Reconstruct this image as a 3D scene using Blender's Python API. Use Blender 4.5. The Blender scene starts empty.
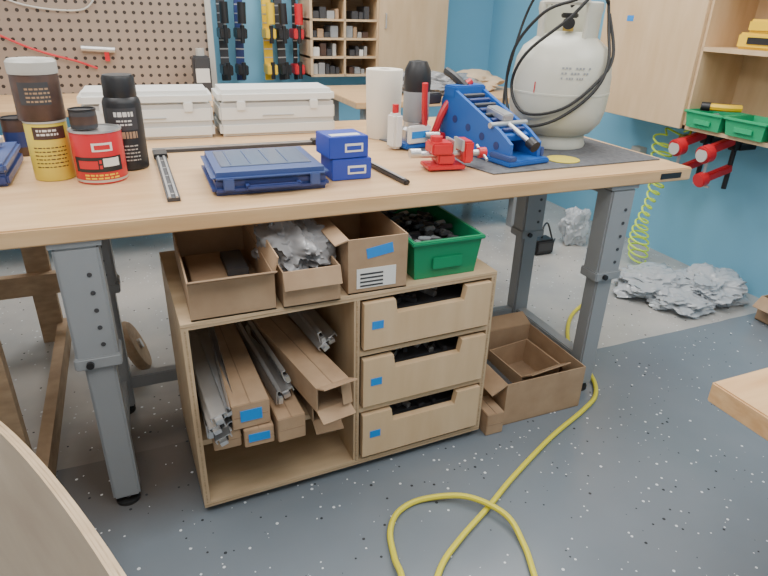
import bpy, bmesh, math, random
from mathutils import Matrix, Vector, noise
random.seed(7)
I4=Matrix.Identity(4)
def T(x,y,z): return Matrix.Translation((x,y,z))
def RZ(a): return Matrix.Rotation(a,4,'Z')
def RX(a): return Matrix.Rotation(a,4,'X')
def RY(a): return Matrix.Rotation(a,4,'Y')
# ---------------------------------------------------------------- materials
def base_mat(name,col,rough=.5,metal=0.,**kw):
    m=bpy.data.materials.new(name);m.use_nodes=True
    p=m.node_tree.nodes['Principled BSDF']
    p.inputs['Base Color'].default_value=(*col,1);p.inputs['Roughness'].default_value=rough;p.inputs['Metallic'].default_value=metal
    for k,v in kw.items(): p.inputs[k.replace('_',' ')].default_value=v
    return m
def N(m,t): return m.node_tree.nodes.new(t)
def L(m,a,b): m.node_tree.links.new(a,b)
def noise_mat(name,c1,c2,scale=8,stretch=(1,1,1),rough=.5,metal=0.,bump=0.,detail=5):
    m=base_mat(name,c1,rough,metal);p=m.node_tree.nodes['Principled BSDF']
    tc=N(m,'ShaderNodeTexCoord');mp=N(m,'ShaderNodeMapping');mp.inputs['Scale'].default_value=stretch
    L(m,tc.outputs['Object'],mp.inputs['Vector'])
    n=N(m,'ShaderNodeTexNoise');n.inputs['Scale'].default_value=scale;n.inputs['Detail'].default_value=detail
    L(m,mp.outputs[0],n.inputs['Vector'])
    r=N(m,'ShaderNodeValToRGB');r.color_ramp.elements[0].position=.3;r.color_ramp.elements[1].position=.7
    r.color_ramp.elements[0].color=(*c1,1);r.color_ramp.elements[1].color=(*c2,1)
    L(m,n.outputs['Fac'],r.inputs[0]);L(m,r.outputs[0],p.inputs['Base Color'])
    if bump:
        b=N(m,'ShaderNodeBump');b.inputs['Strength'].default_value=bump;b.inputs['Distance'].default_value=.01
        L(m,n.outputs['Fac'],b.inputs['Height']);L(m,b.outputs[0],p.inputs['Normal'])
    return m
M={}
M['maple']=noise_mat('maple_top',(.60,.37,.18),(.72,.48,.26),3,(1,9,9),.35)
M['mapleedge']=noise_mat('maple_edge',(.58,.33,.15),(.74,.48,.25),3,(1,9,20),.4)
M['ply']=noise_mat('plywood',(.48,.345,.205),(.60,.45,.285),3,(1.5,6,1),.55)
M['plyd']=noise_mat('plywood_edge',(.30,.20,.11),(.55,.40,.25),6,(1,1,40),.6)
M['plyface']=noise_mat('weathered_plywood',(.34,.27,.20),(.45,.37,.28),2.5,(1,1,5),.6)
M['cabwood']=noise_mat('maple_cabinet',(.60,.42,.24),(.68,.50,.31),3,(5,5,1),.45)
M['lumber']=noise_mat('lumber',(.30,.20,.12),(.44,.31,.19),5,(3,3,8),.65)
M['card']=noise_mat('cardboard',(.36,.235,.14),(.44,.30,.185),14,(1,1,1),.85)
M['card2']=noise_mat('cardboard_inner',(.25,.165,.10),(.33,.22,.135),14,(1,1,1),.9)
M['steel']=noise_mat('grey_painted_steel',(.27,.285,.295),(.295,.31,.325),4,(1,1,1),.4)
M['metal']=base_mat('zinc_metal',(.58,.58,.58),.32,.75)
M['black']=base_mat('black_plastic',(.018,.018,.02),.4)
M['dark']=base_mat('dark_grey',(.05,.05,.055),.5)
M['mat']=noise_mat('bench_mat_grey',(.085,.09,.10),(.14,.145,.155),60,(1,1,1),.8)
M['white']=base_mat('white_plastic',(.80,.80,.76),.35)
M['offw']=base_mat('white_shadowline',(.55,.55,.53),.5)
M['tank']=noise_mat('tank_paint',(.58,.575,.49),(.63,.625,.54),5,(1,1,1),.35)
M['navy']=base_mat('navy_plastic',(.025,.045,.17),.4)
M['navy2']=base_mat('navy_plastic_light',(.05,.085,.24),.4)
M['smoke']=base_mat('smoked_lid',(.13,.155,.23),.2)
M['blue']=base_mat('jig_blue',(.02,.12,.44),.35)
M['bluebox']=base_mat('blue_carton',(.025,.06,.40),.5)
M['tape']=base_mat('blue_tape',(.02,.25,.70),.6)
M['red']=base_mat('red_paint',(.58,.02,.03),.35)
M['green']=base_mat('green_bin',(.01,.24,.10),.4)
M['greenl']=base_mat('green_bin_light',(.02,.40,.17),.4)
M['yellow']=base_mat('yellow_plastic',(.85,.55,.02),.4)
M['ycan']=base_mat('yellow_can',(.72,.58,.08),.4)
M['brown']=noise_mat('brown_label',(.05,.028,.022),(.10,.055,.04),20,(1,1,1),.4)
M['lid']=base_mat('grey_lid',(.50,.49,.45),.35)
M['label']=base_mat('label_white',(.75,.74,.70),.6)
M['hose']=base_mat('yellow_hose',(.70,.62,.05),.45)
M['neon']=base_mat('neon_hose',(.62,.85,.08),.4)
M['paper']=base_mat('paper_towel',(.78,.72,.61),.9)
M['kraft']=base_mat('kraft_paper',(.55,.42,.28),.9)
M['bag']=base_mat('poly_bag',(.60,.64,.68),.12)
M['bag'].node_tree.nodes['Principled BSDF'].inputs['Transmission Weight'].default_value=.3
M['bag2']=base_mat('clear_bag',(.40,.40,.41),.12)
M['bag2'].node_tree.nodes['Principled BSDF'].inputs['Transmission Weight'].default_value=.3
M['brass']=base_mat('brass',(.55,.38,.12),.3,1.)
M['wall']=noise_mat('blue_wall_paint',(.19,.48,.68),(.205,.50,.70),2,(1,1,1),.6)
M['ceil']=base_mat('ceiling_white',(.8,.8,.8),.8)
M['rubber']=base_mat('rubber',(.02,.02,.02),.6)
def floor_mat():
    m=base_mat('epoxy_flake_floor',(.2,.2,.2),.24);p=m.node_tree.nodes['Principled BSDF']
    tc=N(m,'ShaderNodeTexCoord')
    sx=N(m,'ShaderNodeSeparateXYZ');L(m,tc.outputs['Object'],sx.inputs[0])
    n=N(m,'ShaderNodeTexNoise');n.inputs['Scale'].default_value=2.2;n.inputs['Detail'].default_value=6;L(m,tc.outputs['Object'],n.inputs['Vector'])
    def ramp(a,b,p0=.35,p1=.65):
        r=N(m,'ShaderNodeValToRGB');r.color_ramp.elements[0].position=p0;r.color_ramp.elements[1].position=p1
        r.color_ramp.elements[0].color=(*a,1);r.color_ramp.elements[1].color=(*b,1);L(m,n.outputs['Fac'],r.inputs[0]);return r
    def math_(op,a,b=None):
        q=N(m,'ShaderNodeMath');q.operation=op
        for i,v in enumerate((a,b)):
            if v is None:continue
            if isinstance(v,(int,float)):q.inputs[i].default_value=v
            else:L(m,v,q.inputs[i])
        return q.outputs[0]
    def mix(f,a,b):
        q=N(m,'ShaderNodeMix');q.data_type='RGBA';L(m,f,q.inputs[0])
        for i,v in ((6,a),(7,b)):
            if isinstance(v,tuple):q.inputs[i].default_value=(*v,1)
            else:L(m,v,q.inputs[i])
        return q.outputs[2]
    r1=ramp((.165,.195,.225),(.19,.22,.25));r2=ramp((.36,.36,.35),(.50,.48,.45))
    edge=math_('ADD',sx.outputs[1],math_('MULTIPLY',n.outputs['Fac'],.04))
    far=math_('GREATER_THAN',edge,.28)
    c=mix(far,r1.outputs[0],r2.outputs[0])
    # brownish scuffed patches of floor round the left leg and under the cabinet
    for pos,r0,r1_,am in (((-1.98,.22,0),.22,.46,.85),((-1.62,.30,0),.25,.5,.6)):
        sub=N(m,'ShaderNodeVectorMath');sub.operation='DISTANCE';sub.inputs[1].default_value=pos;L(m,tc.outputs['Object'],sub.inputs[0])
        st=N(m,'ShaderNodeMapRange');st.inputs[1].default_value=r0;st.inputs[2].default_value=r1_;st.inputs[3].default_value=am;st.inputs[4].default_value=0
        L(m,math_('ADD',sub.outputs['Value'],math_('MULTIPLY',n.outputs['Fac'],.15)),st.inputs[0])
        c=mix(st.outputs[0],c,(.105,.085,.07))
    def fleck(scale,size,prob,col,c):
        v=N(m,'ShaderNodeTexVoronoi');v.inputs['Scale'].default_value=scale;L(m,tc.outputs['Object'],v.inputs['Vector'])
        s=N(m,'ShaderNodeSeparateColor');L(m,v.outputs['Color'],s.inputs[0])
        a=math_('LESS_THAN',v.outputs['Distance'],math_('MULTIPLY',s.outputs[1],size))
        return mix(math_('MULTIPLY',a,math_('GREATER_THAN',s.outputs[0],1-prob)),c,col)
    c=fleck(52,.26,.30,(.70,.73,.75),c)
    c=fleck(42,.22,.26,(.04,.045,.05),c)
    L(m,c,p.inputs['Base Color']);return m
M['floor']=floor_mat()
def peg_mat():
    m=base_mat('pegboard',(.46,.36,.28),.7);p=m.node_tree.nodes['Principled BSDF']
    tc=N(m,'ShaderNodeTexCoord');mp=N(m,'ShaderNodeVectorMath');mp.operation='SCALE';mp.inputs['Scale'].default_value=1/.05
    L(m,tc.outputs['Object'],mp.inputs[0])
    fr=N(m,'ShaderNodeVectorMath');fr.operation='FRACTION';L(m,mp.outputs[0],fr.inputs[0])
    sb=N(m,'ShaderNodeVectorMath');sb.operation='SUBTRACT';sb.inputs[1].default_value=(.5,.5,.5);L(m,fr.outputs[0],sb.inputs[0])
    ml=N(m,'ShaderNodeVectorMath');ml.operation='MULTIPLY';ml.inputs[1].default_value=(1,0,1);L(m,sb.outputs[0],ml.inputs[0])
    ln=N(m,'ShaderNodeVectorMath');ln.operation='LENGTH';L(m,ml.outputs[0],ln.inputs[0])
    lt=N(m,'ShaderNodeMath');lt.operation='LESS_THAN';lt.inputs[1].default_value=.20;L(m,ln.outputs['Value'],lt.inputs[0])
    mx=N(m,'ShaderNodeMix');mx.data_type='RGBA';mx.inputs[6].default_value=(.34,.265,.21,1);mx.inputs[7].default_value=(.04,.03,.025,1)
    L(m,lt.outputs[0],mx.inputs[0]);L(m,mx.outputs[2],p.inputs['Base Color']);return m
M['peg']=peg_mat()
# ---------------------------------------------------------------- builder
class B:
    def __init__(s): s.bm=bmesh.new();s.mats=[]
    def mi(s,k):
        if k not in s.mats:s.mats.append(k)
        return s.mats.index(k)
    def merge(s,t,k,X=I4):
        i=s.mi(k)
        for f in t.faces:f.material_index=i;f.smooth=True
        t.transform(X);me=bpy.data.meshes.new('tmp');t.to_mesh(me);t.free();s.bm.from_mesh(me);bpy.data.meshes.remove(me);return s
    def box(s,a,b,k,X=I4,bev=0.):
        t=bmesh.new();bmesh.ops.create_cube(t,size=1)
        c=[(a[i]+b[i])/2 for i in range(3)];d=[abs(b[i]-a[i]) for i in range(3)]
        t.transform(Matrix.Translation(c)@Matrix.Diagonal((*d,1)))
        if bev:bmesh.ops.bevel(t,geom=t.edges[:],offset=min(bev,min(d)*.45),segments=2,affect='EDGES')
        return s.merge(t,k,X)
    def cyl(s,p,q,r,k,X=I4,seg=24,r2=None,bev=0.):
        p=Vector(p);q=Vector(q);d=q-p
        t=bmesh.new();bmesh.ops.create_cone(t,cap_ends=True,segments=seg,radius1=r,radius2=r if r2 is None else r2,depth=d.length)
        if bev:bmesh.ops.bevel(t,geom=[e for e in t.edges if len([f for f in e.link_faces if len(f.verts)>4])],offset=bev,segments=2,affect='EDGES')
        t.transform(Matrix.Translation((p+q)/2)@d.to_track_quat('Z','Y').to_matrix().to_4x4())
        return s.merge(t,k,X)
    def lathe(s,prof,k,X=I4,seg=32,a0=0,a1=None):
        t=bmesh.new();full=a1 is None;a1=2*math.pi if full else a1
        n=seg if full else seg+1;R=[]
        for i in range(n):
            a=a0+(a1-a0)*i/seg
            R.append([t.verts.new((r*math.cos(a),r*math.sin(a),z)) for r,z in prof])
        for i in range(seg):
            A=R[i];Bq=R[(i+1)%n]
            for j in range(len(prof)-1):
                try:t.faces.new((A[j],Bq[j],Bq[j+1],A[j+1]))
                except ValueError:pass
        bmesh.ops.remove_doubles(t,verts=t.verts[:],dist=1e-5)
        bmesh.ops.recalc_face_normals(t,faces=t.faces[:])
        return s.merge(t,k,X)
    def tube(s,pts,r,k,X=I4,sub=6,seg=8,closed=False):
        P=[Vector(p) for p in pts]
        if len(P)>2 and sub>1:
            Q=[];n=len(P)
            rng=n if closed else n-1
            for i in range(rng):
                p0=P[(i-1)%n] if closed or i>0 else P[0];p1=P[i];p2=P[(i+1)%n];p3=P[(i+2)%n] if closed or i+2<n else P[-1]
                for j in range(sub):
                    u=j/sub
                    Q.append(.5*((2*p1)+(-p0+p2)*u+(2*p0-5*p1+4*p2-p3)*u*u+(-p0+3*p1-3*p2+p3)*u**3))
            if not closed:Q.append(P[-1])
            P=Q
        t=bmesh.new();rings=[];n=len(P);up=None
        for i in range(n):
            a=P[(i-1)%n] if closed else P[max(i-1,0)];b=P[(i+1)%n] if closed else P[min(i+1,n-1)]
            d=(b-a).normalized() if (b-a).length>1e-9 else Vector((0,0,1))
            if up is None:
                up=d.orthogonal().normalized()
            up=(up-d*up.dot(d))
            up=up.normalized() if up.length>1e-6 else d.orthogonal().normalized()
            w=d.cross(up)
            rings.append([t.verts.new(P[i]+r*(math.cos(2*math.pi*j/seg)*up+math.sin(2*math.pi*j/seg)*w)) for j in range(seg)])
        for i in range(n if closed else n-1):
            A=rings[i];Bq=rings[(i+1)%n]
            for j in range(seg):t.faces.new((A[j],A[(j+1)%seg],Bq[(j+1)%seg],Bq[j]))
        if not closed:
            t.faces.new(rings[0][::-1]);t.faces.new(rings[-1])
        return s.merge(t,k,X)
    def prism(s,poly,z0,z1,k,X=I4):
        t=bmesh.new();a=[t.verts.new((x,y,z0)) for x,y in poly];b=[t.verts.new((x,y,z1)) for x,y in poly];n=len(poly)
        t.faces.new(a[::-1]);t.faces.new(b)
        for i in range(n):t.faces.new((a[i],a[(i+1)%n],b[(i+1)%n],b[i]))
        bmesh.ops.recalc_face_normals(t,faces=t.faces[:])
        return s.merge(t,k,X)
    def blob(s,c,d,k,amp=.3,freq=3,seed=0,sub=4,flat=None):
        t=bmesh.new();bmesh.ops.create_icosphere(t,subdivisions=sub,radius=1)
        for v in t.verts:
            n=noise.noise(v.co*freq+Vector((seed,seed*2,0)));n2=1-abs(noise.noise(v.co*freq*1.9+Vector((seed*3,0,1))))*2
            n3=1-abs(noise.noise(v.co*freq*4.5+Vector((seed*5,3,1))))*2
            v.co*=1+amp*n+amp*.4*n2*n2+amp*.16*n3
            v.co=Vector((v.co.x*d[0]/2,v.co.y*d[1]/2,v.co.z*d[2]/2))
            if flat is not None:v.co.z=max(v.co.z,flat)
        return s.merge(t,k,Matrix.Translation(c))
    def done(s,name,ang=35):
        me=bpy.data.meshes.new(name);s.bm.to_mesh(me);s.bm.free()
        for k in s.mats:me.materials.append(M[k])
        xs=[v.co for v in me.vertices]
        lo=[min(v[i] for v in xs) for i in range(3)];hi=[max(v[i] for v in xs) for i in range(3)]
        o=Vector(((lo[0]+hi[0])/2,(lo[1]+hi[1])/2,lo[2]))
        me.transform(Matrix.Translation(-o));me.set_sharp_from_angle(angle=math.radians(ang))
        ob=bpy.data.objects.new(name,me);ob.location=o;bpy.context.collection.objects.link(ob);return ob
def openbox(b,x0,y0,x1,y1,z0,h,k='card',t=.004,X=I4,flaps=(),fl=.07,kin='card2'):
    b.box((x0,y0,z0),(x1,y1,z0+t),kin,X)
    for a,c in (((x0,y0),(x1,y0+t)),((x0,y1-t),(x1,y1)),((x0,y0+t),(x0+t,y1-t)),((x1-t,y0+t),(x1,y1-t))):
        b.box((a[0],a[1],z0),(c[0],c[1],z0+h),k,X)
    for side,ang in flaps:
        if side=='f': b.box((x0,-fl,-t/2),(x1,0,t/2),k,X@T(0,y0,z0+h)@RX(ang))
        if side=='b': b.box((x0,0,-t/2),(x1,fl,t/2),k,X@T(0,y1,z0+h)@RX(-ang))
        if side=='l': b.box((-fl,y0,-t/2),(0,y1,t/2),k,X@T(x0,0,z0+h)@RY(-ang))
        if side=='r': b.box((0,y0,-t/2),(fl,y1,t/2),k,X@T(x1,0,z0+h)@RY(ang))
    return b
# ---------------------------------------------------------------- room
def room(name,a,b,k):
    q=B();q.box(a,b,k);return q.done(name)
XW=1.25;YB=3.4
fl=room('floor',(-4.2,-3,-.1),(XW+.1,YB+.1,0),'floor')
fl.data.transform(Matrix.Translation(fl.location));fl.location=(0,0,0)
room('wall_right',(XW,-3,0),(XW+.1,YB+.1,2.7),'wall')
room('wall_back',(-4.2,YB,0),(XW,YB+.1,2.7),'wall')
room('wall_left',(-4.3,-3,0),(-4.2,YB+.1,2.7),'ceil')
room('wall_front',(-4.2,-3.1,0),(XW,-3,2.7),'ceil')
room('ceiling',(-4.3,-3.1,2.7),(XW+.1,YB+.1,2.8),'ceil')
# ---------------------------------------------------------------- workbench
ZT=.905
w=B()
w.box((-2.45,0,.86),(.02,1.2,ZT),'maple',bev=.004)
w.box((-.125,-.0015,.872),(-.03,.001,.892),'black')
for x in (-1.985,-.265):
    for y in (.05,.52):
        w.box((x-.052,y-.04,.52),(x+.052,y+.04,.845),'steel',bev=.006)
        w.box((x-.038,y-.032,.03),(x+.038,y+.032,.55),'steel',bev=.006)
        w.box((x-.058,y-.045,.50),(x+.058,y+.045,.535),'steel',bev=.004)
        w.cyl((x,y,.0),(x,y,.012),.035,'rubber');w.cyl((x,y,.012),(x,y,.04),.010,'metal')
        for i in range(5):
            w.cyl((x+.02,y-.042,.57+i*.05),(x+.02,y-.039,.57+i*.05),.006,'dark',seg=12)
        w.cyl((x-.02,y-.055,.517),(x-.02,y-.04,.517),.010,'black',seg=12)
    w.box((x-.03,.0+.05,.81),(x+.03,1.1,.86),'steel',bev=.004)
    w.box((x-.06,.01,.845),(x+.06,.60,.86),'steel')
    w.box((x-.025,.08,.10),(x+.025,.49,.15),'steel',bev=.004)
w.box((-1.95,.50,.10),(-.30,.54,.15),'steel',bev=.004)
w.box((-1.95,.95,.80),(-.30,1.0,.86),'steel')
w.done('adjustable_workbench')
# ---------------------------------------------------------------- cabinet under bench
CX=T(-1.7735,-.108,0)@RZ(.032)
W_,D_,Z0,Z1=.9592,.53,.030,.651
c=B();t=.018
c.box((0,0,Z1-t),(W_,D_,Z1),'ply',CX);c.box((0,0,Z0),(W_,D_,Z0+t),'ply',CX)
c.box((0,0,Z0+t),(t,D_,Z1-t),'ply',CX);c.box((W_-t,0,Z0+t),(W_,D_,Z1-t),'ply',CX)
c.box((.475,0.002,Z0+t),(.475+t,D_,Z1-t),'ply',CX);c.box((t,D_-.01,Z0+t),(W_-t,D_,Z1-t),'ply',CX)
ZS=.262
c.box((t,.02,ZS-.017),(.475,D_-.01,ZS),'ply',CX)
for z in (Z1-t/2,Z0+t/2):c.box((0,-.001,z-.002),(W_,0.001,z+.002),'plyd',CX)
for x in (t/2,.475+t/2,W_-t/2):c.box((x-.002,-.001,Z0+t),(x+.002,.003,Z1-t),'plyd',CX)
xl,xr=.475+t,W_-t
for z in (.245,.452):c.box((xl,.0,z-.008),(xr,D_-.01,z+.006),'ply',CX)
for zl,zh in ((.064,.228),(.262,.432),(.470,.622)):
    x0,x1=xl+.008,xr-.006;nz=zh-.046
    poly=[(x0,zl),(x1,zl),(x1,zh),(x1-.09,zh),(x1-.097,nz),(x0+.107,nz),(x0+.10,zh),(x0,zh)]
    c.prism(poly,-.012,.012,'cabwood',CX@RX(math.pi/2))
    c.box((x0+.01,.012,zl),(x1-.01,D_-.05,zl+.01),'ply',CX)
    c.box((x0+.01,.012,zl),(x0+.02,D_-.05,zh-.02),'ply',CX);c.box((x1-.02,.012,zl),(x1-.01,D_-.05,zh-.02),'ply',CX)
    c.box((x0+.03,.03,zl+.01),(x1-.03,.45,nz-.012),'dark',CX,bev=.01)
    for i in range(14):
        XX=CX@T(random.uniform(x0+.12,x1-.12),random.uniform(.05,.2),nz-.006)@RZ(random.uniform(0,3))
        c.box((-.03,-.008,-.006),(.03,.008,.010),random.choice(['metal','dark','dark','dark']),XX,.002)
    zz=(zl+zh)/2-.01
    c.box((x0+.025,-.0135,zz),(x0+.062,-.012,zz+.026),'tape',CX)
for x in (.06,W_-.06):
    for y in (.06,D_-.06):c.cyl((x-.012,y,.015),(x+.012,y,.015),.015,'rubber',CX)
c.done('plywood_drawer_cabinet')
zt=Z1+.001
b=B();X=T(0,-.015,0);openbox(b,-1.745,-.085,-1.525,.36,zt,.105,X=X,flaps=(('f',-.5),('r',-1.3)),fl=.045);b.box((-1.72,.05,zt+.006),(-1.56,.3,zt+.03),'card',X,bev=.002);b.box((-1.62,.1,zt+.03),(-1.56,.25,zt+.05),'dark',X);b.done('cardboard_bin_box')
b=B();X=T(0,-.01,0);openbox(b,-1.505,-.095,-1.345,.40,zt,.105,X=X,flaps=(('f',1.2),),fl=.05)
b.blob((-1.425,.14,zt+.100),(.18,.38,.15),'bag2',.4,1.8,3,5)
for i in range(14):b.box((-.03,-.006,-.005),(.03,.006,.005),'dark',T(-1.43+random.uniform(-.04,.04),-.03+random.uniform(-.04,.03),zt+.075)@RZ(random.uniform(0,3)))
b.done('cardboard_bin_box',50)
b=B();openbox(b,-1.315,-.085,-1.135,.30,zt,.165,flaps=(('l',.3),('b',.3)),fl=.04)
b.box((-1.29,-.0865,zt+.015),(-1.17,-.085,zt+.075),'label')
for i in range(4):b.box((-1.28,-.0875,zt+.02+i*.012),(-1.21,-.0864,zt+.025+i*.012),'dark')
b.box((-1.26,-.0865,zt+.11),(-1.18,-.085,zt+.14),'tape',T(-1.22,0,zt+.12)@RY(-.15)@T(1.22,0,-zt-.12));b.done('cardboard_bin_box')
def greenbin(x0,y0,x1,y1,z0,h,k='green',X=I4,fill=None):
    b=B();e=.012;t=.004
    b.box((x0+e,y0+e,z0),(x1-e,y1-e,z0+t),k,X)
    v=[(x0+e,y0+e),(x1-e,y0+e),(x1-e,y1-e),(x0+e,y1-e)];u=[(x0,y0),(x1,y0),(x1,y1),(x0,y1)]
    tm=bmesh.new();vs=[tm.verts.new((*p,z0)) for p in v];us=[tm.verts.new((*p,z0+h)) for p in u]
    for i in range(4):tm.faces.new((vs[i],vs[(i+1)%4],us[(i+1)%4],us[i]))
    bmesh.ops.recalc_face_normals(tm,faces=tm.faces[:]);bmesh.ops.solidify(tm,geom=tm.faces[:],thickness=.004);b.merge(tm,k,X)
    r=.008
    b.box((x0-r,y0-r,z0+h-.012),(x1+r,y0+.004,z0+h),k,X,.003);b.box((x0-r,y1-.004,z0+h-.012),(x1+r,y1+r,z0+h),k,X,.003)
    b.box((x0-r,y0,z0+h-.012),(x0+.004,y1,z0+h),k,X,.003);b.box((x1-.004,y0,z0+h-.012),(x1+r,y1,z0+h),k,X,.003)
    b.box(((x0+x1)/2-.05,y0-.002,z0+h*.25),((x0+x1)/2+.05,y0+.004,z0+h*.55),k,X,.002)
    if fill:
        b.box((x0+.02,y0+.02,z0+.005),(x1-.02,y1-.02,z0+h*.5),fill[0][0],X)
        for i in range(fill[1]):
            px=random.uniform(x0+.03,x1-.03);py=random.uniform(y0+.04,y1-.04);a=random.uniform(0,3)
            XX=X@T(px,py,z0+h*random.uniform(.5,.8))@RZ(a)@RX(random.uniform(-.5,.5))
            b.box((-.02,-.009,-.006),(.02,.009,.006),random.choice(fill[0]),XX,.003)
    return b.done('plastic_storage_bin')
greenbin(-1.105,-.065,-.875,.36,zt,.125,'green',I4,(['dark','dark','black','steel'],120))
# contents of left bay: cartons and slides
Z=ZS+.003
def carton(name,x0,x1,y0,y1,z0,h,rot=0,tape=False,tilt=0,cut=False):
    b=B();X=T((x0+x1)/2,y0,z0)@RZ(rot)@RX(tilt);hw=(x1-x0)/2;Ln=y1-y0
    if cut:
        b.box((-hw,0,0),(hw,Ln,.004),'card',X);b.box((-hw,0,h-.004),(hw,Ln,h),'card',X)
        b.box((-hw,0,.004),(-hw+.004,Ln,h-.004),'card',X);b.box((hw-.004,0,.004),(hw,Ln,h-.004),'card',X)
        b.box((-hw+.004,.12,.004),(hw-.004,.13,h-.004),'card2',X)
        b.box((-hw,-.05,-.002),(hw,0,.002),'card',X@T(0,0,h)@RX(-.5));b.box((-.03,-h*.9,-.002),(.0,h*.0,.002),'card',X@T(hw,0,h)@RX(1.3))
        b.box((-hw,-.045,-.002),(hw,0,.002),'card',X@T(0,0,.003)@RX(.45))
    else:
        b.box((-hw,0,0),(hw,Ln,h),'card',X,.002)
        b.box((-hw*.9,-.001,h*.48),(hw*.9,.001,h*.5),'card2',X)
    b.box((-.0015,.0,h-.0005),(.0015,Ln,h+.001),'card2',X)
    if tape:b.box((-.03,-.0025,h*.3),(.03,-.0005,h*.75),'tape',X)
    return b.done(name)
carton('long_carton',-1.730,-1.655,-.15,.33,Z,.058)
carton('long_carton',-1.648,-1.565,-.165,.33,Z,.058,0,True)
carton('long_carton',-1.675,-1.570,-.155,.32,Z+.061,.080,.03,True)
carton('long_carton',-1.555,-1.475,-.175,.32,Z,.080,.05,False,0,False)
carton('long_carton',-1.450,-1.345,-.19,.28,Z+.095,.080,.20,False,.03,True)
carton('long_carton',-1.440,-1.355,-.12,.33,Z,.075,.0,False,0,True)
def slide(b,x,y0,y1,z,rot=0,tilt=0,roll=0,k='metal'):
    X=T(x,y0,z)@RZ(rot)@RX(tilt)@RY(roll);Ln=y1-y0
    b.box((-.0015,0,0),(.0015,Ln,.045),k,X);b.box((-.0015,0,0),(.012,Ln,.003),k,X);b.box((-.0015,0,.042),(.012,Ln,.045),k,X)
    b.box((.004,.01,.008),(.007,Ln-.02,.037),k,X);b.box((.004,-.004,.012),(.012,.012,.034),'black',X);b.box((.002,-.015,.01),(.014,.004,.03),k,X)
    b.cyl((.0155,.05,.022),(.012,.05,.022),.006,'dark',X,12)
b=B()
for i,(x,z,rt,ti,ro,dy) in enumerate(((-1.744,.065,.0,.0,.0,0),(-1.728,.065,.02,.01,1.2,-.02),(-1.712,.067,.03,.02,.9,.015),(-1.742,.115,.03,.01,1.25,-.03),(-1.722,.132,-.01,.03,1.0,.0),(-1.700,.118,.0,.03,1.1,.03),(-1.735,.155,.05,-.01,1.3,-.04))):
    slide(b,x,-.17+dy,.33+dy,Z+z,rt,ti,ro)
b.done('drawer_slides')
b=B()
for i,(x,rt,ti,ro) in enumerate(((-1.545,.10,.05,.1),(-1.530,.05,.02,1.3),(-1.50,.12,.05,-.3))):slide(b,x,-.12+.03*i,.33,Z+.092+.012*i,rt,ti,ro)
b.done('drawer_slides')
b=B()
for i,(x,rt,ti,ro) in enumerate(((-1.395,.14,.03,1.0),(-1.380,.10,.02,-.2),(-1.365,.13,.05,1.2))):slide(b,x,-.04+.02*i,.34,Z+.200,rt,ti,ro)
b.done('drawer_slides')
# box on the floor right of cabinet
b=B();openbox(b,-.70,-.060,-.350,.30,.001,.18,flaps=(('l',.5),('b',-.4)),fl=.07)
openbox(b,-.10,-.10,.10,.10,.0,.11,X=T(-.49,.14,.03)@RZ(.12)@RX(.06),flaps=(('f',-.7),('r',.9)),fl=.06)
b.box((-.68,-.04,.02),(-.62,.25,.13),'dark',bev=.01);b.done('cardboard_shipping_box')
carton('small_carton',-.790,-.720,-.09,.02,.001,.09)
# ---------------------------------------------------------------- things on bench top
zb=ZT+.001
def can(b,x,y,z,r,h,body,lid,band=None,X=I4):
    b.lathe([(0,z),(r*.97,z),(r,z+.004),(r,z+h-.006),(r*.96,z+h)],body,T(x,y,0),40)
    b.lathe([(r*.96,z+h-.001),(r*1.02,z+h-.001),(r*1.02,z+h+.004),(r*.9,z+h+.004),(r*.88,z+h),(0,z+h)],lid,T(x,y,0),40)
    if band:
        for z0,z1,k in band:b.lathe([(r+.0008,z+z0),(r+.0008,z+z1)],k,T(x,y,0),40)
def dirc(x,y): return math.atan2(-1.5085-y,-1.8169-x)
def decal(b,x,y,r,z0,z1,k,a0,a1): b.lathe([(r,z0),(r,z1)],k,T(x,y,0),8,dirc(x,y)+a0,dirc(x,y)+a1)
def printing(b,x,y,r,z,rows,k,a,lh=.006,gap=.011):
    for i in range(rows):
        s=-a
        while s<a-.06:
            e=min(a,s+random.uniform(.08,.22));decal(b,x,y,r,z-i*gap,z-i*gap+lh,k,s,e);s=e+.05
b=B();x,y=-2.045,.48
can(b,x,y,zb,.056,.165,'ycan','lid')
decal(b,x,y,.0568,zb+.12,zb+.155,'brown',-.7,.9);printing(b,x,y,.0572,zb+.142,2,'label',.5);printing(b,x,y,.0568,zb+.095,6,'brown',.8,.003)
b.done('yellow_canister')
b=B();can(b,x-.004,y+.005,zb+.170,.062,.125,'brown','lid')
decal(b,x-.004,y+.005,.0627,zb+.215,zb+.275,'dark',-.8,.5);printing(b,x-.004,y+.005,.063,zb+.255,4,'card',.5,.005)
b.lathe([(0,zb+.299),(.064,zb+.299),(.064,zb+.325),(.058,zb+.332),(.05,zb+.330),(.0,zb+.330)],'lid',T(x-.004,y+.005,0));b.done('brown_label_canister')
b=B();x,y=-1.915,.42
can(b,x,y,zb,.070,.145,'red','metal',[(.005,.012,'metal')])
decal(b,x,y,.0709,zb+.035,zb+.078,'black',-1.1,.9);decal(b,x,y,.0714,zb+.050,zb+.074,'label',.1,.75);printing(b,x,y,.0714,zb+.060,2,'red',.05,.010,.015)
decal(b,x,y,.0714,zb+.045,zb+.068,'red',-.9,-.1)
decal(b,x,y,.0709,zb+.094,zb+.118,'label',-.25,.55);decal(b,x,y,.0714,zb+.099,zb+.112,'red',-.15,.45);printing(b,x,y,.0709,zb+.024,2,'yellow',.7,.005,.009);b.done('contact_cement_can')
b=B();can(b,-1.94,.425,zb+.150,.036,.05,'dark','black',[(.012,.035,'brown')]);b.done('small_jar')
b=B();x,y=-1.834,.545
b.lathe([(0,zb),(.052,zb),(.056,zb+.004),(.056,zb+.20),(.052,zb+.213),(.044,zb+.222)],'black',T(x,y,0),36)
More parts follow.
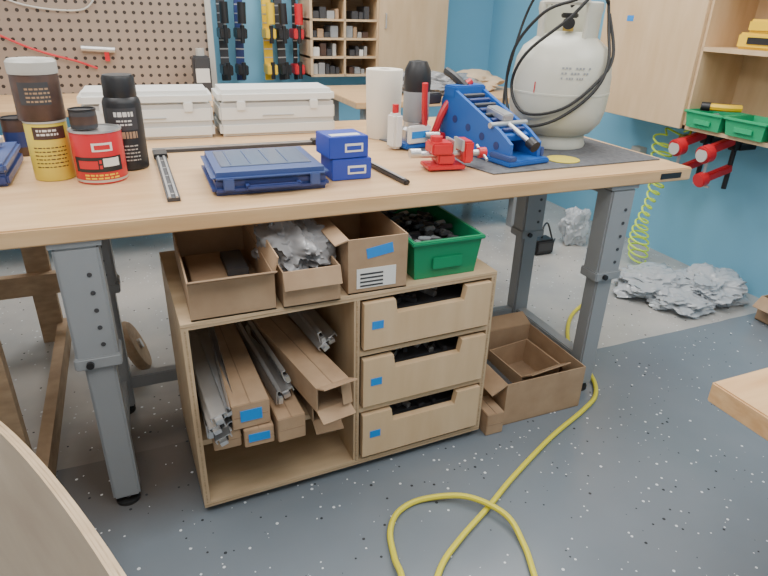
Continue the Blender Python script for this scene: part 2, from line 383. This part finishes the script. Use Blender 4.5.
b.lathe([(.046,zb+.218),(.048,zb+.222),(.047,zb+.272),(.042,zb+.282),(0,zb+.283)],'black',T(x,y,0),36)
decal(b,x,y,.0568,zb+.125,zb+.190,'dark',-.9,.7);printing(b,x,y,.0572,zb+.165,1,'label',.5,.014);printing(b,x,y,.0572,zb+.150,2,'label',.4,.005)
printing(b,x,y,.0568,zb+.100,1,'card',.6,.020);printing(b,x,y,.0568,zb+.075,5,'lid',.6,.004)
b.done('spray_paint_can')
for x,y,r,h in ((-2.17,.83,.045,.12),(-2.28,.80,.045,.125),(-2.10,.94,.045,.11)):
    b=B();can(b,x,y,zb,r,h,'brown','black',[(.03,.08,'navy')]);b.done('dark_stain_jar')
b=B();b.box((-2.42,.40,zb),(-2.155,.72,zb+.035),'navy',bev=.008);b.box((-2.42,.40,zb+.037),(-2.155,.72,zb+.065),'navy2',bev=.008);b.box((-2.40,.42,zb+.03),(-2.17,.70,zb+.04),'navy');b.cyl((-2.36,.385,zb+.03),(-2.22,.385,zb+.03),.007,'navy')
for xx in (-2.36,-2.22):b.cyl((xx,.385,zb+.03),(xx,.402,zb+.03),.007,'navy')
b.done('blue_tool_case')
b=B();b.cyl((-2.3,.47,zb+.093),(-2.2,.64,zb+.086),.018,'metal');b.cyl((-2.325,.43,zb+.094),(-2.3,.47,zb+.093),.026,'red',r2=.018);b.done('utility_flashlight')
def drawerbox(x,y,rot):
    b=B();X=T(x,y,zb)@RZ(rot);w_,d_,h_=.475,.235,.178
    b.box((0,0,0),(w_,d_,.057),'white',X,.012);b.box((.002,.002,.0585),(w_-.002,d_-.002,.1205),'white',X,.008);b.box((0,0,.122),(w_,d_,h_),'white',X,.016)
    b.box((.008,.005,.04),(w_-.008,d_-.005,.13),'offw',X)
    for xx in (.07,w_-.11):b.box((xx,-.004,.100),(xx+.035,.004,.138),'white',X,.003)
    b.box((.17,-.003,.078),(.30,.004,.083),'offw',X,.002)
    b.done('white_plastic_organizer_case')
drawerbox(-1.985,.965,-.04);drawerbox(-1.490,.945,-.03)
b=B()
X=T(-1.76,.72,zb)@RZ(-.01);b.box((0,0,0),(.62,.035,.010),'dark',X);b.box((0,.005,.0101),(.62,.012,.013),'metal',X);b.box((0,.024,.0101),(.62,.030,.013),'metal',X);b.box((.58,-.008,0),(.65,.04,.02),'black',X,.003)
b.done('drawer_slide_rail')
b=B();X=T(-1.755,.12,zb);b.box((0,0,0),(.034,.56,.010),'dark',X);b.box((.005,0,.0101),(.011,.56,.014),'metal',X);b.box((.023,0,.0101),(.029,.56,.014),'metal',X);b.box((-.005,.5,0),(.04,.58,.018),'black',X,.003)
for i in range(5):b.cyl((.017,.04+i*.1,.0095),(.017,.04+i*.1,.011),.005,'metal',X,10)
b.done('drawer_slide_rail')
b=B();X=T(-1.635,.125,zb)@RZ(-.02);w_,d_=.335,.31
b.box((0,0,0),(w_,d_,.032),'navy',X,.012);b.box((0,0,.034),(w_,d_,.064),'navy2',X,.014);b.box((.01,.01,.028),(w_-.01,d_-.01,.04),'navy',X)
b.box((.035,.07,.062),(w_-.035,d_-.03,.0665),'smoke',X,.003)
for i in range(4):b.box((.065+i*.055,.09,.0665),(.067+i*.055,d_-.05,.068),'navy2',X)
b.box((.09,-.024,.018),(.245,-.012,.032),'navy',X,.004);b.box((.09,-.02,.018),(.10,.004,.032),'navy',X);b.box((.235,-.02,.018),(.245,.004,.032),'navy',X)
for xx in (.03,.275):b.box((xx,-.006,.016),(xx+.03,.003,.052),'navy2',X,.003)
b.done('blue_tool_case')
for z,rt,dx in ((0,.0,0),(.067,.06,-.008)):
    b=B();X=T(-1.27+dx,.19,zb+z)@RZ(rt);b.box((0,0,0),(.128,.12,.065),'bluebox',X,.002);b.box((.05,-.001,.018),(.11,.0,.044),'label',X);b.box((.056,-.0015,.024),(.104,-.0008,.037),'bluebox',X);b.box((.015,.02,.0645),(.11,.05,.0656),'label',X);b.done('small_blue_carton')
b=B();X=T(-1.065,.085,zb)@RZ(.08);b.box((-.010,0,0),(.010,.42,.014),'black',X,.003);b.box((-.005,.02,.0135),(.005,.40,.0155),'metal',X);b.box((-.018,.38,0),(.018,.43,.026),'black',X,.004);b.done('slide_bar')
b=B();b.lathe([(.022,zb),(.066,zb),(.068,zb+.004),(.074,zb+.262),(.072,zb+.266),(.022,zb+.266),(.022,zb)],'paper',T(-.855,.79,0),40);b.done('paper_towel_roll')
b=B();b.prism([(-.74,.115),(-.01,.125),(-.025,.80),(-.90,.76)],zb,zb+.004,'mat');b.done('bench_mat')
zm=zb+.005
# trim router with clamp base
b=B();X=T(-.80,.60,zm)@RZ(.2)
b.box((-.09,-.07,0),(.07,.06,.018),'blue',X,.004);b.lathe([(.0,.018),(.055,.018),(.055,.06),(.046,.07),(.046,.17),(.036,.18)],'metal',X)
b.lathe([(.047,.09),(.050,.095),(.050,.20),(.044,.22)],'steel',X);b.lathe([(.050,.20),(.052,.23),(.049,.275),(.034,.305),(0,.31)],'black',X)
b.box((-.08,-.075,.02),(.02,-.055,.085),'label',X,.004);b.box((-.07,-.077,.04),(.01,-.074,.065),'tape',X)
b.box((-.13,-.05,.0),(-.09,.01,.13),'label',X,.01);b.cyl((-.11,-.02,.13),(-.11,-.02,.16),.012,'red',X)
b.box((.04,-.02,.15),(.11,.02,.19),'dark',X,.005);b.tube([(.05,-.05,.03),(.08,-.06,.12),(.13,-.07,.19),(.20,-.075,.235)],.014,'red',X);b.tube([(.0,-.06,.08),(-.03,-.09,.16),(-.04,-.1,.24)],.011,'red',X);b.cyl((-.01,-.08,.05),(.04,-.10,.05),.012,'metal',X);b.box((.03,-.08,.0),(.09,-.03,.05),'red',X,.004)
b.done('trim_router')
# blue pocket hole jig
b=B();X=T(-.595,.40,zm)@RZ(.16)
b.box((-.095,-.23,0),(.095,.23,.018),'blue',X,.004)
b.box((-.055,-.06,.018),(.055,.17,.10),'blue',X,.006)
side=[(-.20,.018),(.20,.018),(.20,.17),(.17,.21),(.12,.21),(-.14,.105),(-.20,.07)]
for sx in (-1,1):
    b.prism(side,sx*.066-.007,sx*.066+.007,'blue',X@Matrix(((0,0,1,0),(1,0,0,0),(0,1,0,0),(0,0,0,1))))
    for i in range(4):
        b.cyl((sx*.0735,-.13+i*.08,.055+i*.018),(sx*.0745,-.13+i*.08,.055+i*.018),.014,'navy',X)
b.box((-.058,-.16,-.012),(.058,.15,.012),'blue',X@T(0,.0,.135)@RX(.36),.003)
for i in range(8):b.box((-.05,-.14+i*.035,.012),(.05,-.125+i*.035,.024),'dark' if i%2 else 'navy',X@T(0,.0,.135)@RX(.36),.002)
b.box((-.075,.12,.18),(.075,.19,.225),'blue',X,.005)
b.box((-.025,-.10,.15),(.025,.0,.175),'metal',X@T(0,.03,0)@RX(.2),.004)
b.cyl((-.085,-.10,.12),(.085,-.10,.12),.010,'metal',X);b.cyl((0,-.22,.075),(0,-.10,.12),.009,'metal',X);b.cyl((0,-.245,.065),(0,-.215,.078),.020,'black',X)
b.tube([(0,.15,.215),(-.02,.20,.25),(-.02,.25,.265)],.016,'black',X)
b.box((-.094,-.228,.018),(-.06,-.12,.034),'navy2',X,.003);b.box((.075,-.2,.018),(.094,.1,.05),'navy2',X,.003)
b.done('pocket_hole_jig')
# red vise
b=B();X=T(-.865,.235,zm)@RZ(-.12)
b.box((-.065,-.04,0),(.065,.05,.014),'red',X,.003);b.box((-.03,-.03,.014),(.03,.04,.05),'red',X,.005)
b.box((-.055,-.038,.048),(.02,.038,.088),'red',X,.006);b.box((.055,-.042,.020),(.090,.042,.092),'red',X,.006)
b.box((.018,-.038,.06),(.026,.038,.095),'metal',X);b.box((.048,-.038,.06),(.056,.038,.095),'metal',X)
b.cyl((-.09,0,.045),(.14,0,.045),.011,'metal',X);b.cyl((.125,0,.045),(.15,0,.045),.018,'red',X);b.cyl((.138,-.045,.03),(.138,.045,.06),.005,'metal',X)
b.cyl((-.12,0,.05),(-.085,0,.05),.016,'metal',X);b.cyl((-.03,0,.085),(-.03,0,.105),.02,'red',X);b.done('red_bench_vise')
# propane tank
TX,TY=-.245,.47
X=T(TX,TY,zm)@Matrix.Diagonal((.93,.93,.86,1))
b=B()
b.lathe([(.125,0),(.135,0),(.138,.012),(.132,.03),(.13,.055),(.12,.055)],'tank',X,48)
b.lathe([(0,.04),(.09,.042),(.15,.065),(.185,.11),(.199,.17),(.202,.235),(.2035,.236),(.2035,.244),(.202,.245),(.200,.31),(.190,.375),(.168,.425),(.12,.465),(.06,.485),(0,.49)],'tank',X,56)
cd=math.atan2(-1.5085-TY,-1.8169-TX)
pr=[(.112,.465),(.120,.465),(.122,.56),(.126,.575),(.124,.60),(.116,.606),(.108,.60),(.106,.575),(.112,.56),(.112,.465)]
b.lathe(pr,'tank',X,40,cd+.6,cd+2*math.pi-1.0)
for a in (cd+.6,cd-1.0):b.cyl((.116*math.cos(a),.116*math.sin(a),.46),(.116*math.cos(a),.116*math.sin(a),.60),.009,'tank',X)
b.lathe([(.108,.59),(.122,.59),(.126,.60),(.122,.612),(.108,.612),(.104,.60),(.108,.59)],'tank',X,20,cd-1.0,cd+.6)
b.cyl((0,0,.48),(0,0,.535),.022,'brass',X);b.cyl((0,0,.54),(0,0,.56),.034,'black',X,bev=.004);b.cyl((0,0,.52),(.06*math.cos(cd),.06*math.sin(cd),.52),.014,'brass',X);b.cyl((.05*math.cos(cd),.05*math.sin(cd),.52),(.09*math.cos(cd),.09*math.sin(cd),.52),.024,'black',X)
for i,(z,a0,a1) in enumerate(((.355,.0,.60),(.335,.0,.55),(.315,.0,.45))):
    rr=.1945+.0018*i;n_=9
    for j in range(n_):
        if (i*5+j)%4==3:continue
        s0=a0+(a1-a0)*j/n_;b.lathe([(rr+.0025,z),(rr+.004,z-.008)],'steel',X,3,cd+s0,cd+s0+(a1-a0)/n_*.65)
b.lathe([(.2025,.29),(.2045,.245)],'red',X,4,cd-.50,cd-.475)
b.done('propane_tank')
b=B()
def P(r,phi,z): a=cd+phi;return (r*math.cos(a),r*math.sin(a),z)
b.tube([P(.03,.0,.585),P(.10,.6,.64),P(.16,.1,.61),P(.17,-.6,.56),P(.21,-1.2,.42),P(.222,-1.35,.24),P(.222,-.8,.11),P(.22,-.1,.13),P(.218,.55,.24),P(.215,.9,.36),P(.16,1.3,.5),P(.14,1.7,.61)],.0065,'rubber',X)
b.tube([P(.14,1.6,.60),P(.14,.7,.645),P(.165,0,.54),P(.212,-.75,.40),P(.22,-1.05,.26),P(.222,-.6,.16),P(.215,.1,.19),P(.214,.7,.30),P(.207,1.1,.40),P(.15,1.6,.56)],.0065,'rubber',X)
b.tube([P(.10,-.8,.59),P(.13,-1.3,.64),P(.18,-1.6,.52),P(.222,-1.5,.27),P(.225,-1.2,.12),P(.22,-.8,.04),P(.19,-.5,.011)],.0055,'rubber',X)
b.tube([P(.06,1.2,.60),P(.1,2.0,.72),P(.15,2.6,.85),P(.2,2.8,1.05)],.006,'lid',X)
b.done('gas_hose_coil')
b=B();b.lathe([(0,0),(.06,0),(.06,.002),(0,.002)],'ycan',T(-.385,.215,zm),24);b.done('sanding_disc')
# ---------------------------------------------------------------- yellow hose
b=B()
z=.011
hp=[(.62,1.0),(.45,.75),(.1,.55),(-.12,.28),(-.17,.08),(-.245,-.035),(-.36,-.10),(-.58,-.19),(-.82,-.31),(-.96,-.39),(-1.11,-.47),(-1.21,-.54),(-1.30,-.66),(-1.34,-.80),(-1.26,-.92),(-1.12,-.88),(-1.02,-.75),(-.975,-.64),(-.945,-.55),(-.945,-.45),(-1.02,-.345),(-1.14,-.292),(-1.23,-.31),(-1.285,-.37),(-1.31,-.46),(-1.33,-.56),(-1.42,-.75),(-1.6,-.95)]
pts=[(p[0],p[1],z+(.018 if 19<=i<=20 or i==25 else 0)) for i,p in enumerate(hp)]
b.tube(pts,.009,'hose',sub=8);b.done('yellow_air_hose')
b=B();pts=[]
nt=17
for i in range(0,nt*12):
    tt=i/(nt*12);a=i*2*math.pi/12
    cx=1.04-.10*tt**2+.03*math.sin(tt*7);cy=1.10-.1*tt;cz=.76-.735*tt**.9
    rr=.042+.018*math.sin(tt*9)
    pts.append((cx+rr*math.cos(a),cy+rr*math.sin(a),cz+.014*math.sin(a)))
b.tube(pts,.006,'neon',sub=1,seg=6)
b.tube([pts[0],(1.12,1.15,.79),(1.19,1.12,.76),(1.245,1.1,.74)],.006,'neon');b.cyl((1.20,1.1,.74),(1.249,1.1,.74),.02,'brass')
b.tube([(1.19,1.08,.78),(1.15,1.0,.80),(1.09,.98,.72),(1.10,1.05,.66),(1.17,1.1,.70)],.006,'neon')
b.done('coiled_air_hose')
b=B();b.blob((.76,.66,.05),(.38,.30,.13),'bag',.5,1.6,1,5,-.05);b.blob((.98,.50,.06),(.34,.30,.15),'bag',.5,1.7,5,5,-.06);b.blob((.74,.46,.035),(.26,.22,.08),'bag',.5,1.7,9,5,-.035);b.done('plastic_bags',55)
b=B();b.blob((.80,1.42,.12),(.16,.14,.24),'bag',.45,1.7,4,5,-.118);b.done('plastic_bag',55)
b=B();openbox(b,1.0,.0,1.22,.22,.001,.13,flaps=(('l',.8),));b.box((.998,.08,.05),(1.0,.14,.09),'tape');b.done('cardboard_box')
b=B();b.box((.42,1.30,.001),(.56,1.40,.10),'black',bev=.012);b.box((.44,1.298,.03),(.54,1.301,.08),'dark');b.tube([(.49,1.35,.10),(.50,1.36,.17),(.58,1.42,.16),(.66,1.45,.03),(.72,1.5,.011)],.006,'black');b.done('black_battery_charger')
# ---------------------------------------------------------------- foreground pieces
b=B();b.box((-.84,-1.65,.705),(.15,-.87,.75),'mapleedge',bev=.003);b.box((-.70,-1.55,.62),(.1,-.97,.705),'plyd')
for xx in (-.25,.08):
    for yy in (-1.52,-1.0):b.box((xx-.035,yy-.03,0),(xx+.035,yy+.03,.705),'steel')
b.done('worktable')
# leaning curved plywood panel with its two rear battens : u along top edge, v downwards, w thickness
e=Vector((.427,-.904,0)).normalized();dn=Vector((-.904*.36,-.427*.36,-1)).normalized();nn=e.cross(dn).normalized()
if nn.z<0: nn=-nn
A0=Vector((-2.165,-.323,.60))
MX=Matrix(((e.x,dn.x,nn.x,A0.x),(e.y,dn.y,nn.y,A0.y),(e.z,dn.z,nn.z,A0.z),(0,0,0,1)))
b=B();vb=(.60-.001)/(-dn.z)-.006
top=[]
for i in range(25):
    u=-.55+1.35*i/24;top.append((u,-.024+ .09*((u-.27)/.6)**2))
poly=top+[(.80,vb),(-.55,vb)]
b.prism(poly,-.020,0,'plyface',MX)
for w0,w1,k in ((-.021,-.014,'ply'),(-.014,-.011,'plyd'),(-.011,-.006,'ply'),(-.006,-.004,'plyd'),(-.004,.0005,'ply')):
    t_=bmesh.new();R_=[]
    for u,v in top:R_.append([t_.verts.new((u,v-.001,w0)),t_.verts.new((u,v-.001,w1))])
    for i in range(len(R_)-1):t_.faces.new((R_[i][0],R_[i+1][0],R_[i+1][1],R_[i][1]))
    b.merge(t_,k,MX)
for u in (-.35,.62):
    q=A0+e*u+Vector((.904,.427,0))*.012
    b.box((-.02,-.02,0),(.02,.02,.53),'lumber',T(q.x,q.y,0)@RZ(math.atan2(e.y,e.x)))
q0=A0+e*(-.35)+Vector((.904,.427,0))*.012;q1=A0+e*.62+Vector((.904,.427,0))*.012
b.cyl((q0.x,q0.y,.03),(q1.x,q1.y,.03),.02,'lumber',seg=4)
b.done('curved_plywood_panel')
b=B()
b.box((-2.31,.10,0),(-2.22,.14,.84),'lumber');b.box((-2.24,.14,0.0),(-2.20,1.2,.09),'lumber');b.box((-2.31,1.16,0),(-2.22,1.2,.84),'lumber')
b.box((-3.1,1.12,.25),(-2.10,1.16,.34),'lumber');b.box((-3.1,.16,.74),(-2.31,.20,.83),'lumber');b.box((-3.1,.10,0),(-3.01,.14,.84),'lumber');b.box((-3.1,1.16,0),(-3.01,1.2,.84),'lumber')
b.box((-3.06,.14,0),(-3.02,1.16,.09),'lumber');b.box((-3.15,.05,.84),(-2.47,1.22,.86),'ply')
b.done('wooden_bench_frame')
b=B();b.lathe([(0,-.02),(.10,-.02),(.11,-.01),(.11,.01),(.10,.02),(0,.02)],'lumber',T(-1.93,.80,.111)@RY(1.2));b.cyl((-.0,0,-.03),(0,0,.03),.02,'metal',T(-1.93,.80,.111)@RY(1.2));b.done('wooden_wheel')
# ---------------------------------------------------------------- back of room
b=B();b.box((-3.3,2.60,.88),(-1.30,2.62,2.0),'peg')
for xx in (-3.3,-2.3,-1.34):b.box((xx,2.62,0),(xx+.04,2.70,2.0),'lumber')
b.box((-1.30,2.58,.86),(-1.265,2.70,2.0),'lid')
b.box((-3.3,1.95,.845),(-1.30,2.60,.88),'maple',bev=.003)
for xx in (-3.2,-1.45):
    for yy in (2.02,2.5):b.box((xx,yy,0),(xx+.08,yy+.06,.845),'lumber')
b.box((-3.1,2.0,.3),(-1.45,2.55,.33),'lumber')
b.done('pegboard_workbench')
b=B()
b.tube([(-2.6,2.58,1.30),(-2.42,2.57,1.20),(-2.25,2.57,1.12),(-2.05,2.57,1.06),(-1.95,2.58,1.02)],.006,'red')
b.tube([(-2.55,2.585,1.5),(-2.3,2.58,1.36),(-2.0,2.58,1.33),(-1.9,2.58,1.4)],.005,'lid')
b.cyl((-2.02,2.58,1.13),(-1.84,2.58,1.12),.016,'metal');b.box((-1.90,2.57,1.06),(-1.875,2.595,1.12),'red');b.done('air_tool_and_hose')
b=B();b.box((-1.42,2.40,.881),(-1.32,2.50,1.10),'dark',bev=.01);b.box((-1.41,2.398,.95),(-1.33,2.40,1.03),'label');b.cyl((-1.37,2.45,1.10),(-1.37,2.45,1.14),.025,'lid');b.done('dark_bottle')
b=B();b.box((-1.30,3.36,1.68),(-.45,3.399,1.76),'lumber');b.box((-1.30,3.32,1.60),(-.45,3.36,1.63),'lumber');b.done('clamp_rack')
def fclamp(x,k1,k2,z0=.86,wd=.03,tilt=0):
    b=B();X=T(x,3.30,z0)@RY(tilt)
    b.box((-wd/2,-.012,0),(wd/2,.012,.86),k1,X,.002)
    for z in (.05,.30):
        b.box((-.04,-.15,z),(.035,.012,z+.07),k2,X,.006);b.cyl((0,-.14,z-.03),(0,-.14,z+.09),.016,'black',X)
    b.cyl((.0,-.14,.40),(0,-.14,.54),.030,k2,X);b.cyl((0,-.14,.30),(0,-.14,.42),.008,'metal',X)
    for i in range(12):b.box((-wd/2-.001,-.013,.1+i*.06),(wd/2+.001,-.011,.108+i*.06),'metal',X)
    b.done('bar_clamp')
fclamp(-1.10,'dark','black',wd=.06);fclamp(-.99,'navy','black',wd=.06,tilt=.03);fclamp(-.77,'yellow','yellow',wd=.065);fclamp(-.66,'dark','black',wd=.06,tilt=-.04);fclamp(-.56,'black','red',wd=.03)
b=B();x0,x1,xm=-.50,.62,.03;y0,y1=3.08,3.398;zs=.90
b.box((x0,y0,zs),(x0+.02,y1,2.1),'cabwood');b.box((x1-.02,y0,zs),(x1,y1,2.1),'cabwood');b.box((xm,y0,zs),(xm+.02,y1,2.1),'cabwood');b.box((x0,y1-.01,zs),(x1,y1,2.1),'plyd')
for z in (zs,zs+.13,zs+.26,zs+.39,zs+.55,zs+.75,zs+1.0):b.box((x0,y0,z),(x1,y1-.01,z+.015),'cabwood')
b.box((xm+.01,y0-.02,zs-.005),(x1+.005,y0,2.1),'cabwood');b.box(((x0+xm)/2,y0,zs),((x0+xm)/2+.015,y1,2.1),'cabwood')
b.cyl((xm+.06,y0-.04,1.25),(xm+.06,y0-.04,1.35),.006,'metal')
for zz in (1.25,1.35):b.cyl((xm+.06,y0-.04,zz),(xm+.06,y0-.018,zz),.005,'metal')
b.done('wall_shelf_cabinet')
b=B()
for z in (zs+.015,zs+.145,zs+.275,zs+.405):
    x=x0+.03
    while x<xm-.08:
        wd=random.uniform(.025,.06);h=random.uniform(.035,.10)
        if not ((x0+xm)/2-wd-.005<x<(x0+xm)/2+.02):b.box((x,y0+.03,z),(x+wd,y0+.2,z+h),random.choice(['dark','label','card','metal','brown','lid','dark','steel','dark']),bev=.003)
        x+=wd+.006
b.done('shelf_supplies')
b=B();b.box((-.62,1.75,.865),(.70,2.55,.90),'maple',bev=.003)
for xx in (-.55,.58):
    for yy in (1.82,2.45):b.box((xx,yy,0),(xx+.06,yy+.06,.865),'steel')
b.box((-.5,1.86,.2),(.6,1.90,.26),'lumber');b.box((-.5,1.82,.22),(.58,2.5,.24),'lumber');b.done('back_worktable')
b=B();b.blob((.05,2.15,.945),(.55,.40,.12),'bag2',.5,1.7,2,5,-.044);b.blob((.42,2.25,.945),(.36,.36,.12),'kraft',.4,1.4,8,4,-.044);b.done('clear_plastic_bags',55)
b=B();openbox(b,-.3,1.92,.0,2.3,.241,.25,flaps=(),fl=.05);b.done('cardboard_box')
b=B();b.box((.15,1.92,.241),(.5,2.3,.45),'dark',bev=.01);b.box((.2,1.918,.28),(.45,1.922,.38),'steel');b.cyl((.25,2.1,.47),(.4,2.1,.47),.012,'black');b.cyl((.25,2.1,.44),(.25,2.1,.47),.01,'black');b.cyl((.4,2.1,.44),(.4,2.1,.47),.01,'black');b.done('black_tool_case')
# ---------------------------------------------------------------- right wall cabinet
b=B();xf=.93;ya,yd,yb2=-.6,.87,1.60;zb0,zt0=.845,2.1
b.box((xf,ya,zb0),(XW-.001,yb2,zb0+.02),'cabwood');b.box((xf,ya,zt0),(XW-.001,yb2,zt0+.02),'cabwood');b.box((XW-.012,ya,zb0),(XW-.001,yb2,zt0),'cabwood')
for y in (ya,yd,yb2-.02):b.box((xf,y-.01,zb0),(XW-.001,y+.012,zt0),'cabwood')
b.box((xf,ya,1.235),(XW-.012,yd,1.255),'cabwood');b.box((xf,ya,1.62),(XW-.012,yd,1.64),'cabwood')
b.box((xf-.02,yd+.006,zb0),(xf-.001,yb2+.005,zt0),'cabwood',bev=.002)
b.box((xf-.0215,1.36,1.36),(xf-.02,1.41,1.39),'tape')
b.cyl((xf-.045,yd+.06,1.5),(xf-.045,yd+.06,1.6),.005,'metal')
for zz in (1.5,1.6):b.cyl((xf-.045,yd+.06,zz),(xf-.018,yd+.06,zz),.005,'metal')
b.done('wall_cabinet')
zz=zb0+.021
for y0 in (.63,.39,.15):
    greenbin(0,0,.22,.20,0,.085,'greenl',T(xf-.03,y0+.22,zz)@RZ(-math.pi/2),(['dark','yellow','black','steel'],12))
b=B();b.box((1.0,.50,1.256),(1.18,.74,1.33),'yellow',bev=.01);b.box((1.0,.52,1.331),(1.17,.70,1.39),'yellow',bev=.01);b.box((.995,.56,1.28),(1.0,.68,1.31),'black');b.done('yellow_tool_case')
b=B();b.box((.98,.28,1.256),(1.2,.47,1.36),'card',bev=.003);b.box((1.0,.30,1.361),(1.18,.44,1.40),'dark',bev=.005);b.cyl((.99,.32,1.42),(1.15,.40,1.42),.02,'ycan');b.done('power_tool_and_box')
b=B();b.tube([(.95,.76,.975),(1.0,.70,.975),(1.06,.66,.975)],.018,'yellow');b.cyl((.93,.79,.975),(.955,.755,.975),.022,'black');b.done('yellow_screwdriver')
for y in (.86,.68):
    b=B();X=T(1.0,y,.59)
    b.cyl((.12,0,-.04),(.12,0,.22),.013,'black',X);b.box((.09,-.02,.17),(.15,.02,.235),'black',X,.004)
    b.box((-.05,-.018,.15),(.14,.018,.195),'red',X@T(0,0,.02)@RY(-.25),.005);b.box((-.03,-.018,.02),(.14,.018,.06),'red',X@RY(-.25),.005)
    b.cyl((-.06,0,.0),(-.06,0,.20),.008,'metal',X);b.cyl((-.11,-.0,.155),(-.055,0,.165),.046,'red',X,bev=.006);b.cyl((-.115,0,.155),(-.11,0,.155),.034,'lid',X)
    b.cyl((-.09,0,.02),(-.045,0,.03),.038,'red',X,bev=.004);b.cyl((-.06,-.05,-.005),(-.06,.05,-.005),.006,'metal',X)
    b.box((.13,-.025,.17),(.249,.025,.20),'black',X)
    b.done('pipe_clamp')
b=B();b.box((1.19,1.38,.50),(1.249,1.46,.62),'lid',bev=.004)
b.tube([(1.19,1.42,.52),(1.1,1.4,.35),(1.05,1.35,.15),(.95,1.3,.012)],.006,'black');b.done('wall_outlet_cord')
# ---------------------------------------------------------------- lights
def area(x,y,e,sx,sy,z=2.62,col=(1,.985,.96)):
    l=bpy.data.lights.new('ceiling_and_fill_light','AREA');l.shape='RECTANGLE';l.size=sx;l.size_y=sy;l.energy=e;l.color=col
    o=bpy.data.objects.new('ceiling_and_fill_light',l);o.location=(x,y,z);bpy.context.collection.objects.link(o)
area(-2.6,.4,46,1.5,1.3);area(-.2,.9,52,1.4,1.3);area(-1.6,-1.3,44,2.0,1.2);area(-1.4,2.4,52,2.2,1);area(.4,-.9,32,1.2,1.3)  # lamp near the camera is fill, added to lighten under the bench
wd=bpy.data.worlds.new('world');bpy.context.scene.world=wd;wd.use_nodes=True
wd.node_tree.nodes['Background'].inputs[0].default_value=(.8,.85,.9,1);wd.node_tree.nodes['Background'].inputs[1].default_value=.4
# ---------------------------------------------------------------- camera
f,p,r,yaw=591.18,.4429,.030,.4058
h=Vector((math.sin(yaw),math.cos(yaw),0));R=Vector((math.cos(yaw),-math.sin(yaw),0));Zv=Vector((0,0,1))
F=math.cos(p)*h-math.sin(p)*Zv;U=math.sin(p)*h+math.cos(p)*Zv
R2=math.cos(r)*R+math.sin(r)*U;U2=-math.sin(r)*R+math.cos(r)*U
cam=bpy.data.objects.new('camera',bpy.data.cameras.new('camera'));bpy.context.collection.objects.link(cam);bpy.context.scene.camera=cam
cam.data.sensor_width=36;cam.data.lens=f/768*36;cam.data.clip_start=.02
C=(-1.8169,-1.5085,1.3921)
cam.matrix_world=Matrix([[R2[i],U2[i],-F[i],C[i]] for i in range(3)]+[[0,0,0,1]])
